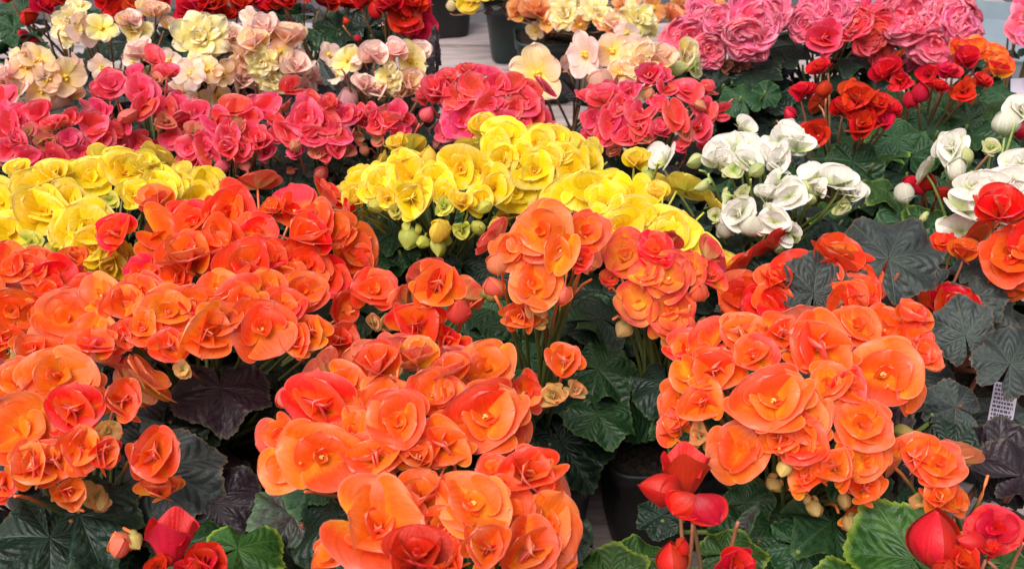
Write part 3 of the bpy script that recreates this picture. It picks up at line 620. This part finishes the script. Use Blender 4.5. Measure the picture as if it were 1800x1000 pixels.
# white
plant('white begonia in two loose clusters right of the yellow ones', GW, 1350, 330, 'white', '''1167 277 58 s -.2 .9; 1222 283 38 b; 1236 327 36 b; 1305 340 34 b; 1276 347 30 b; 1263 287 52 s; 1290 262 78 r; 1260 266 50 r; 1310 280 52 c; 1338 270 50 c; 1309 224 44 s; 1355 270 60 r; 1382 246 72 r .2 .4; 1370 286 50 r; 1402 256 56 s; 1300 376 62 c 0 .2; 1275 400 42 k;
 1322 396 46 k; 1257 378 34 b; 1387 345 66 r 0 .2; 1366 320 50 s; 1422 312 55 s; 1470 317 72 r .2 .9; 1497 341 50 s; 1360 390 62 r 0 .2; 1387 410 46 c; 1370 432 40 b; 1417 331 38 b; 1422 350 34 b; 1480 362 38 b; 1345 345 40 s; 1440 335 40 s; 1330 300 40 b; 1290 300 40 b; 1350 375 30 b''',
 d=60, rx=.10, rz=.055, leaf='d', nleaf=18, fill=0, stem=STEM_G, buds=2)
plant('white begonia at the right edge above the scarlet one', GW, 1745, 330, 'white', '''1672 262 62 c 0 .4; 1683 296 46 k; 1700 277 38 b; 1742 260 38 b; 1710 315 40 b; 1590 338 44 k 0 .9; 1796 292 74 r; 1726 333 80 r 0 .6; 1776 326 90 r 0 .5; 1697 366 70 s; 1690 405 85 r 0 .3; 1712 422 60 s; 1795 192 60 c; 1767 214 52 k; 1760 365 70 r; 1800 350 70 r; 1740 350 70 r''',
 d=70, rx=.085, rz=.05, leaf='g', nleaf=21, fill=1, stem=STEM_G, buds=1)
# coral rows
plant('coral begonia cut by the left edge behind the left yellow one', GC, 75, 240, 'coral', '''5 170 60 r; 70 200 58 r; 96 222 46 s; 125 207 40 r; 15 226 60 r; 50 230 42 b; 162 220 62 r; 15 265 52 r; 50 277 56 r; 95 277 52 r; 142 270 52 r; 175 274 50 s; 30 205 50 r; 120 245 46 r; 0 195 50 r; 80 250 50 b; 180 245 50 r; 30 250 45 s; 75 290 50 s; 200 240 50 r''',
 d=52, rx=.088, rz=.05, leaf='d', nleaf=19, fill=4)
plant('coral begonia below the cream blooms, second from the left', GC, 240, 200, 'coral', '''195 147 64 r; 172 165 46 s; 250 158 62 r; 253 186 54 r 0 .2; 292 190 48 r; 323 218 60 r; 175 195 48 r; 267 105 50 s; 296 130 44 s; 273 140 34 b; 215 225 50 s; 202 252 52 r; 242 252 55 r; 270 272 52 r; 212 266 50 r; 257 283 50 s; 225 205 50 b; 300 240 50 r; 240 130 40 s; 290 215 46 b; 310 180 44 r''',
 d=54, rx=.075, rz=.055, leaf='d', nleaf=18, fill=4)
plant('coral begonia left of centre with folded blooms over a dark leaf', GC, 410, 235, 'coral', '''345 196 55 r; 380 216 62 r; 412 192 62 r; 442 235 50 r; 360 250 54 r; 402 262 50 s; 337 290 58 s; 366 270 52 r; 467 186 58 r; 482 213 38 c; 425 260 52 c; 467 268 38 c; 390 292 34 k; 430 290 30 b; 400 235 50 r; 455 250 46 s; 340 230 46 b; 330 260 50 r; 440 205 44 r; 420 225 40 b''',
 d=54, rx=.075, rz=.055, leaf='d', nleaf=18, fill=4)
plant('coral begonia with a drooping pink bud above the deep orange blooms', GC, 560, 225, 'coral', '''537 206 72 r; 507 232 56 r; 570 216 62 r; 605 202 56 r; 625 200 46 s; 512 156 52 s; 595 238 50 r; 590 258 46 c; 570 272 32 c; 520 270 36 s; 565 303 34 k .4 .8; 577 312 26 b; 550 240 50 r; 545 180 46 r; 490 240 46 r; 580 185 40 s; 640 215 42 c; 520 255 40 b; 610 265 40 b; 555 265 36 b''',
 d=54, rx=.068, rz=.055, leaf='d', nleaf=18, fill=4)
plant('sparse coral begonia with buds between two fuller coral ones', GC, 680, 225, 'coral', '''662 218 44 c; 683 211 46 s; 698 200 44 u; 701 233 44 s; 633 242 34 b; 650 200 40 s; 665 245 34 b; 750 200 34 k; 690 250 34 b; 715 215 36 s; 640 265 30 b''', d=44, rx=.045, rz=.045, leaf='d', nleaf=10, fill=3)
plant('rounded coral begonia in the middle, directly behind the yellow dome', GC, 865, 190, 'coral', '''768 162 64 s; 822 126 44 s; 830 155 62 r; 870 146 60 r; 896 151 56 r; 862 181 62 r; 812 212 82 r 0 .4; 787 231 50 r; 825 245 60 r; 922 180 62 r; 942 206 56 r; 880 216 60 r; 930 160 46 r; 845 218 60 r; 965 230 44 s; 800 175 56 r; 750 172 50 s; 900 195 56 r; 790 140 46 s; 845 130 40 r; 915 225 50 r''',
 d=58, rx=.088, rz=.065, leaf='d', nleaf=10, fill=5)
plant('coral begonia right of the bench gap with green buds beneath its blooms', GC, 1145, 200, 'coral', '''1142 134 54 s 0 .5; 1168 135 34 c; 1032 170 52 s; 1062 173 56 s; 1105 160 44 c; 1170 155 46 s; 1207 157 62 r 0 .8; 1242 158 44 s; 1126 196 64 r; 1125 222 52 c; 1040 212 48 r; 1075 212 66 r; 1062 236 50 r; 1038 242 44 s; 1100 241 42 c; 1187 207 62 r; 1230 226 50 c; 1243 196 52 r;
 1265 198 42 r; 1157 181 38 r; 1142 167 34 b; 1230 185 34 b; 1137 243 38 b; 1200 255 44 s; 1240 258 36 s; 1090 185 46 r; 1160 230 44 s; 1205 235 40 b; 1080 262 36 b''', d=54, rx=.085, rz=.055, leaf='d', nleaf=18, fill=4)
# peach and cream
plant('peach begonia at the left edge with drooping pale blooms', GP, 70, 120, 'peach', '''70 103 64 s; 45 118 56 t; 116 136 66 s 0 .9; 25 160 58 s blush; 72 160 56 t; 100 178 46 k; 8 140 56 s blush; 85 140 46 t; 30 100 40 s; 50 180 44 s blush; 125 165 40 s''', d=56, rx=.06, rz=.045, typ='t', leaf='bd', lk='angular', nleaf=10, fill=1, buds=0, stem=STEM_R)
plant('cream and pink begonia, top left, with a many petalled bloom', GP, 175, 50, 'cream', '''118 42 74 d -.7 .2; 146 52 64 t .9 .3 blush; 178 48 54 t cream; 235 52 54 c cream; 268 22 50 s peach; 298 45 34 s peach; 228 38 44 s blush; 130 15 50 d''', d=50, rx=.06, rz=.045, typ='t', leaf='bd', lk='pointed', nleaf=9, fill=0, buds=1, stem=STEM_R, zc=.27)
plant('cream begonia with a bright yellow centred double bloom above the coral ones', GP, 350, 95, 'cream', '''350 66 100 d -.1 .3; 378 60 80 d .3 .3; 408 65 50 s blush; 247 95 52 s blush; 297 105 42 t blush; 176 120 46 t blush; 332 130 60 s blush; 362 122 56 s peach; 437 108 62 d .5 .1 peach; 350 188 56 t peach; 425 140 56 s blush; 395 130 50 s peach; 230 110 40 s blush; 320 160 50 s blush; 385 165 50 s peach''',
 d=56, rx=.085, rz=.045, typ='t', leaf='bp', lk='pointed', nleaf=12, fill=1, buds=1, stem=STEM_R)
plant('pale pink and cream begonia with red stalks, left of the upright bronze leaf', GP, 480, 100, 'blush', '''460 110 56 d cream; 505 66 58 s peach; 463 52 56 s blush; 520 118 54 s blush; 546 132 44 s blush; 480 141 54 d cream; 448 78 50 s peach; 490 90 50 t peach; 440 35 44 s; 470 165 44 s peach; 535 155 40 s''', d=50, rx=.055, rz=.045, typ='t', leaf='bp', lk='pointed', nleaf=9, fill=1, buds=1, stem=STEM_R)
plant('white and blush begonia beside the gap in the bench with pointed bronze leaves', GP, 665, 120, 'blush', '''580 96 40 s; 610 104 54 t cream; 632 98 40 s; 658 100 50 s; 697 92 50 s 0 .8; 725 105 62 t .4 .2 cream; 685 136 52 d cream; 612 173 42 k; 720 150 50 s peach; 640 150 44 s; 700 165 46 s peach; 738 95 44 s; 590 130 40 s; 665 160 40 s''', d=50, rx=.06, rz=.04, typ='t', leaf='bp', lk='pointed', nleaf=9, fill=0, buds=1, stem=STEM_R)
plant('peach begonia with a flat five petalled bloom hanging over its dark pot', GP, 1070, 105, 'peach', '''944 130 92 t -.05 .1 0; 1025 97 72 t -.6 .1 blush; 1078 88 66 t .2 .2; 1102 58 44 s blush; 1125 112 98 d .1 .3 peach; 1055 142 48 k; 1160 105 60 s peach; 1205 96 50 c cream; 1222 122 40 b; 1120 150 60 t; 1185 120 40 b; 1090 130 50 t''', d=60, rx=.085, rz=.045, typ='t', leaf='bp', lk='pointed', nleaf=8, fill=1, buds=1, stem=STEM_R, pot='G', base_off=(-.035, .03), rot=.05)
plant('cream and apricot begonia in a green pot at the top', GP, 1040, 15, 'cream', '''992 22 70 d cream; 1050 20 66 d cream; 1122 32 66 d cream; 945 22 58 s apricot; 915 18 50 s apricot; 940 56 34 t peach; 1022 45 40 s apricot; 1100 8 50 d apricot; 1150 15 50 s apricot; 1180 30 40 s apricot; 1065 45 40 s apricot; 965 40 40 s apricot; 1020 5 50 d; 1080 45 40 s peach; 1200 10 50 d apricot; 1250 5 50 d apricot; 1140 55 34 s cream''',
 d=54, rx=.12, rz=.045, typ='d', leaf='bd', lk='angular', nleaf=9, fill=4, buds=1, stem=STEM_R, pot='G', foot=(962, 165), rot=.04, lz=(.12, .17))
plant('yellow begonia in a square green pot at the top edge', GY, 855, -10, 'yellow', '''825 4 48 r; 792 10 24 k cream; 800 -12 30 r; 850 -20 50 r; 880 -25 50 r; 830 -20 50 r''', d=45, rx=.06, rz=.045, leaf='g', nleaf=10, fill=3, buds=0, pot='G', rot=0.08, foot=(905, 98), lz=(.12, .18), lr=(.03, .08))
plant('dark green begonia in a black pot at the top edge, left of the yellow one', GR, 775, -60, 'red', '''760 -70 60 r; 800 -80 60 r''', d=50, rx=.05, rz=.03, leaf='d', nleaf=9, fill=2, buds=0, foot=(782, 55), lz=(.14, .2), lr=(.02, .06), rot=.2)
# pink
plant('ruffled pink begonia with two big round blooms at the top', GK, 1290, 50, 'pink', '''1212 62 98 f -.1 .3; 1248 88 70 f .2 0; 1322 36 112 f .1 .3; 1312 72 84 f .1 -.2; 1262 34 60 f; 1355 20 80 f; 1297 122 56 d wilt; 1180 70 50 s; 1275 118 34 s wilt; 1320 125 36 s wilt; 1230 20 60 f''', d=80, rx=.085, rz=.055, typ='f', leaf='d', lk='angular', nleaf=22, lr=(.03, .13), fill=4, buds=0)
plant('ruffled deep pink begonia with a rose shaped bloom above dark leaves', GK, 1450, 50, 'rosy', '''1412 42 66 f pink; 1450 66 68 c -.1 .1 rosy; 1535 55 92 f .6 -.1 rosy; 1465 20 80 f pink; 1500 40 70 f rosy; 1430 15 60 f pink; 1550 90 60 f .6 -.3; 1510 15 60 f; 1560 15 60 f pink''', d=70, rx=.075, rz=.05, typ='f', leaf='d', lk='angular', nleaf=22, lr=(.03, .13), fill=4, buds=0)
plant('ruffled light pink begonia with the widest frilled bloom, upper right', GK, 1635, 45, 'pink', '''1600 20 120 f 0 .5; 1645 78 105 f .05 .1; 1605 58 50 s; 1690 45 84 f .6 .2; 1612 115 50 c; 1660 25 80 f; 1570 45 60 f rosy; 1665 110 60 f; 1700 75 60 f .6 0; 1625 -5 70 f''', d=80, rx=.08, rz=.055, typ='f', leaf='g', lk='angular', nleaf=22, lr=(.03, .13), fill=4, buds=0)
plant('coral pink begonia at the top right corner', GK, 1815, 60, 'pink', '''1795 45 64 r; 1803 15 50 r; 1815 65 60 r; 1840 40 80 f''', d=60, rx=.05, rz=.05, typ='r', leaf='d', lk='angular', nleaf=8, fill=2, buds=0)
# red
plant('red begonia with one tall bloom among green leaves', GR, 1490, 200, 'red', '''1505 178 82 s 0 .6; 1538 190 60 s; 1516 222 60 s .1 .4; 1432 235 58 r; 1412 165 46 s; 1442 122 42 s; 1448 156 34 k; 1388 200 30 k; 1566 195 44 s; 1550 215 46 s; 1480 195 50 s''', d=60, rx=.075, rz=.05, leaf='gd', lk='round', nleaf=17, fill=1, buds=0, lsize=(.05, .075))
plant('red begonia with drooping dark blooms under the light pink ruffles', GR, 1655, 140, 'red', '''1560 130 66 s; 1582 142 44 c; 1632 132 46 c; 1617 163 42 k; 1700 108 54 s; 1695 160 48 c; 1755 125 56 s flame; 1668 130 44 s; 1725 145 40 s; 1600 175 36 k; 1650 155 40 s; 1712 86 62 r flame; 1745 98 50 s flame; 1685 90 44 s flame''', d=50, rx=.085, rz=.045, leaf='gl', nleaf=17, fill=1, buds=0, lsize=(.05, .075))
plant('red begonia almost hidden in green leaves between the two white ones', GR, 1640, 300, 'red', '''1630 320 40 k; 1658 340 38 k; 1685 335 50 s; 1615 330 34 k; 1600 318 30 k; 1800 230 40 k''', d=44, rx=.05, rz=.03, zc=.23, leaf='gl', nleaf=18, fill=0, buds=0, lsize=(.05, .075))
plant('red begonia at the top left edge behind the cream blooms', GR, 90, -5, 'red', '''75 14 50 s; 50 30 36 k; 110 0 50 s; 60 75 30 k; 20 -5 40 s; 40 60 24 k''', d=50, rx=.07, rz=.045, leaf='gd', lk='angular', nleaf=14, fill=2, buds=0, lsize=(.05, .08))
plant('red begonia at the top edge right of the many petalled cream bloom', GR, 250, 0, 'red', '''217 20 66 r; 245 8 56 s; 205 28 50 s; 190 5 46 s cherry; 320 2 50 s; 280 5 40 s''', d=50, rx=.06, rz=.045, leaf='gd', lk='angular', nleaf=12, fill=2, buds=0)
plant('red begonia at the top edge above the yellow centred cream bloom', GR, 380, 5, 'red', '''345 18 70 s; 400 28 44 s; 370 8 60 s; 420 10 50 s; 330 25 46 s; 440 2 50 s''', d=56, rx=.06, rz=.045, leaf='dp', lk='angular', nleaf=12, fill=2, buds=0)
plant('red begonia at the top edge with serrated green leaves below', GR, 530, -5, 'red', '''505 5 56 s; 485 0 46 s; 540 -8 56 s; 575 5 50 s; 610 6 50 s; 470 12 40 s''', d=50, rx=.065, rz=.045, leaf='gp', lk='angular', nleaf=15, fill=2, buds=0)
plant('red begonia with large drooping blooms at the corner of the bench gap', GR, 690, 15, 'red', '''712 26 74 r .2 .2; 737 46 66 r .3 0; 715 52 50 s; 660 18 38 k; 640 5 46 s; 690 5 56 s; 730 10 56 s; 650 0 30 t flame; 608 37 14 k scarlet; 628 68 16 k scarlet; 744 62 40 s; 675 15 40 s''', d=60, rx=.06, rz=.05, leaf='d', lk='round', nleaf=15, fill=2, buds=0)
# foreground reds
plant('cherry red begonia at the bottom left with one upright folded bloom', GR, 300, 985, 'cherry', '''302 948 104 u 0 6; 362 992 80 s .3 .8; 335 1010 60 s; 280 1000 50 s; 340 1000 50 k''', d=70, rx=.05, rz=.04, leaf='gl', lk='angular', nleaf=12, fill=0, buds=0, zc=.23, lsize=(.045, .07), base_off=(0, -.03))
plant('cherry red begonia cut by the bottom edge under the salmon blooms', GR, 740, 1040, 'cherry', '''732 985 125 s 0 1.1 7; 700 1040 90 s; 780 1050 90 s''', d=80, rx=.05, rz=.04, leaf='l', lk='angular', nleaf=8, fill=0, buds=0, zc=.25, lsize=(.045, .07), base_off=(0, -.02))
plant('cherry red begonia standing by the bench gap with heart shaped and upright blooms', GR, 1215, 960, 'cherry', '''1204 830 98 u .3 6; 1160 858 74 k -7 1.5; 1222 868 132 m .0 .1 1; 1182 985 70 k -.5 6; 1285 1000 84 s; 1200 960 40 k''', d=70, rx=.05, rz=.05, leaf='l', lk='angular', nleaf=14, fill=0, buds=0, zc=.245, lsize=(.05, .08), lr=(.04, .10), base_off=(0, -.035))
plant('cherry red begonia in the bottom right corner with an egg shaped closed bloom', GR, 1700, 985, 'cherry', '''1645 947 112 k .4 6; 1750 928 98 r 0 .2; 1706 955 56 k -1.8 .5; 1690 992 80 s; 1660 1000 60 k; 1740 970 50 s''', d=70, rx=.06, rz=.045, leaf='l', lk='angular', nleaf=15, fill=0, buds=0, zc=.24, lsize=(.05, .08), base_off=(0, -.03))

# ------------------------------------------------------------ the large leaves one can tell apart:  x y diameter material kind height tip-angle(deg on screen)
random.seed(5)
HERO = '''1562 455 185 b angular .285 70; 1430 515 125 b angular .265 80; 1697 590 120 b angular .235 100; 1775 640 140 b angular .24 60; 1640 508 100 b angular .235 200; 1715 518 95 b angular .23 -60; 1715 470 90 b angular .235 20; 1755 810 150 p angular .19 30;
1672 790 95 d angular .20 100; 1680 715 100 b angular .19 150; 1575 820 60 p round .19 0; 697 432 84 g round .20 240; 480 322 105 d round .20 200; 530 335 70 b round .20 -30; 1050 575 120 g round .20 -60; 1055 650 105 g round .195 -50; 930 630 80 g round .19 180; 870 565 90 g round .19 160;
985 775 165 d angular .16 -60; 307 728 110 g round .18 -60; 345 690 90 p round .18 0; 375 885 150 p round .19 0; 70 950 145 g round .18 -80; 165 975 110 g round .175 -40; 205 850 90 d round .17 200; 515 905 130 m angular .19 200; 480 975 110 d round .18 220; 1405 960 125 g round .185 -20;
1525 935 80 g round .17 -90; 1365 905 90 g round .175 200; 1590 985 95 l angular .2 20; 1310 885 90 g round .18 0; 1305 935 80 m pointed .2 60; 1130 980 110 l angular .19 180; 1275 975 120 l angular .2 0; 1165 905 80 d angular .15 200; 1765 992 120 l angular .2 0;
1375 85 85 d round .20 200; 1490 85 80 d round .19 -70; 1655 175 64 g round .21 60; 1705 212 80 g round .21 200; 1632 225 80 g round .2 30; 1587 205 62 g round .2 -10; 1755 165 60 g round .2 0; 1305 175 74 g round .2 120; 1262 150 60 d round .2 180; 1345 168 50 g round .2 0;
1525 300 95 d round .2 0; 1600 275 88 g round .21 90; 1465 280 66 g round .2 120; 1520 350 80 d round .19 -60; 1762 270 56 g round .21 60; 1740 300 70 d round .2 100; 1175 322 66 p round .2 120; 1270 345 66 g round .19 30; 1230 400 66 d round .19 0; 1262 425 60 d round .18 -60; 1450 440 70 d round .2 200; 1400 465 70 d round .19 200;
30 20 66 g angular .22 160; 25 52 60 g angular .2 200; 282 62 56 d round .2 -60; 525 26 80 g pointed .2 180; 580 46 60 b round .2 60; 562 62 60 g round .19 -60; 645 52 88 d round .21 200; 692 56 66 d round .2 -30; 582 140 60 b pointed .245 125; 635 134 66 b pointed .25 60; 765 110 84 p pointed .24 80; 705 160 100 b pointed .225 30;
20 320 60 d round .2 200; 1000 155 60 p pointed .2 -45; 150 960 60 d round .19 0; 620 790 60 d round .15 0'''
for it in HERO.replace('\n', ' ').split(';'):
    t = it.split()
    if not t: continue
    x, y, dpx, mt, kd, z, ang = float(t[0]), float(t[1]), float(t[2]), t[3], t[4], float(t[5]), R(float(t[6]))
    P = at_z(x, y, z); best = min(ALL_PLANTS, key=lambda q: ((q[1].xy-P.xy).length + max(0, P.y-q[1].y)*1.6))
    tc = (CAM-P).normalized(); n = Vector((0, 0, 1))*(.55 if mt != 'l' else 1.0) + tc*(.75 if mt != 'l' else .3) + jit(.30)
    if kd == 'pointed': n = tc + Vector((U(-.8, .8), 0, -.1))
    xd = RGT*math.cos(ang)+UPV*math.sin(ang)
    put_leaf(best[0], best[1], P, n, xd, dpx*depth(P)/FPX*(1 if kd != 'pointed' else .8), kd, LM[mt], STEM_R if mt in 'bpm' else STEM_G)

# ------------------------------------------------------------ bench, ground, tray, tags
def box_mesh(name, sx, sy, sz, m, bev=.003):
    import bmesh
    bm = bmesh.new(); bmesh.ops.create_cube(bm, size=1, matrix=Matrix.Diagonal((sx, sy, sz, 1)))
    bmesh.ops.bevel(bm, geom=bm.edges[:], offset=bev, segments=2, affect='EDGES'); me = bpy.data.meshes.new(name); bm.to_mesh(me); bm.free(); me.materials.append(m); return me
bench = bpy.data.objects.new('display_bench', None); col.objects.link(bench); bench.location = (0, 1.3, -.75)
tag(bench, 'weathered grey pink wooden bench the pots stand on', 'bench')
random.seed(3)
BX0, BX1 = -1.6, 1.22
y = .2; 
while y < 2.2:
    o = link('plank', box_mesh('plank', BX1-BX0+U(-.01, .01), .142, .022, WOOD), bench); o.location = ((BX0+BX1)/2, y+.071-1.3, .75-.011-.0005+U(-.001, 0)); y += .150
for bx in (-1.5, 0, 1.12):
    o = link('bearer', box_mesh('bearer', .05, 2.7, .07, WOOD), bench); o.location = (bx, .27, .75-.0585)
    for by in (-.9, 1.45):
        o = link('leg', box_mesh('leg', .06, .06, .655, WOOD), bench); o.location = (bx, by, .3285)
g = bpy.data.meshes.new('ground'); g.from_pydata([(-60, -60, 0), (60, -60, 0), (60, 60, 0), (-60, 60, 0)], [], [(0, 1, 2, 3)]); g.materials.append(GROUND)
go = link('ground', g); go.location.z = -.75; tag(go, kind='structure')

# shallow grey-blue tray at the back right
def tray_mesh():
    n = 40; V = []
    prof = [(.50, .0), (.52, .035), (.535, .037), (.535, .040), (.515, .040), (.49, .006)]
    for r, z in prof:
        for k in range(n):
            a = TAU*k/n; c, s = math.cos(a), math.sin(a); q = 1/((abs(c)**14+abs(s)**14)**(1/14)); V.append((q*c*r*.62, q*s*r*.34, z))
    F = [(i*n+k, i*n+(k+1) % n, (i+1)*n+(k+1) % n, (i+1)*n+k) for i in range(len(prof)-1) for k in range(n)] + [tuple(range(n-1, -1, -1)), tuple((len(prof)-1)*n+k for k in range(n))]
    me = bpy.data.meshes.new('tray'); me.from_pydata(V, [], F); me.materials.append(TRAYM); return me
tr = link('plastic_tray', tray_mesh()); p = at_z(1800, 72, .02); tr.location = (p.x, p.y, .001); tr.rotation_euler = (0, 0, -.25)
tag(tr, 'pale grey blue plastic tray behind the light pink ruffled begonia', 'tray')

def plant_tag(px, py, z, wpx, hpx, roll, label, lines, scale=1.0):
    P = at_z(px, py, z); s = depth(P)/FPX; W_, H_ = wpx*s, hpx*s
    root = link('plant_tag', box_mesh('tag_card', W_, .0006, H_, TAGM, .0002)); n = (CAM-P).normalized()
    yb = -n; x = (RGT - yb*RGT.dot(yb)).normalized(); zz = x.cross(yb)
    root.matrix_world = Matrix.Translation(P) @ Matrix((x, yb, zz)).transposed().to_4x4() @ Matrix.Rotation(roll, 4, 'Y')
    # the rows of small print, as thin raised ink marks
    V = []; F = []
    random.seed(9)
    for i in range(lines):
        zz_ = H_*.42 - i*H_*.84/lines; xx = -W_*.42; end = W_*(.42 if i % 3 else U(.1, .4))
        while xx < end:
            l = U(.05, .16)*W_; l = min(l, end-xx); h = H_*.26/lines
            k = len(V); V += [(xx, -.0006, zz_-h), (xx+l, -.0006, zz_-h), (xx+l, -.0006, zz_+h), (xx, -.0006, zz_+h)]; F.append((k, k+1, k+2, k+3)); xx += l+W_*.035
    if lines:
        me = bpy.data.meshes.new('print'); me.from_pydata(V, [], F); me.materials.append(INK); link('small_print', me, root)
    sp = link('spike', box_mesh('spike', W_*.3, .0006, H_*.9, TAGM, .0002), root); sp.location = (0, 0, -H_*.94)
    tag(root, label, 'plant label', 'plant labels pushed into the pots'); return root
plant_tag(1763, 712, .165, 40, 78, R(12), 'pale lilac plant tag with rows of small print by the grey leaves', 9)
plant_tag(1795, 158, .17, 34, 40, R(-4), 'pale plant tag at the right edge above the white buds', 0)
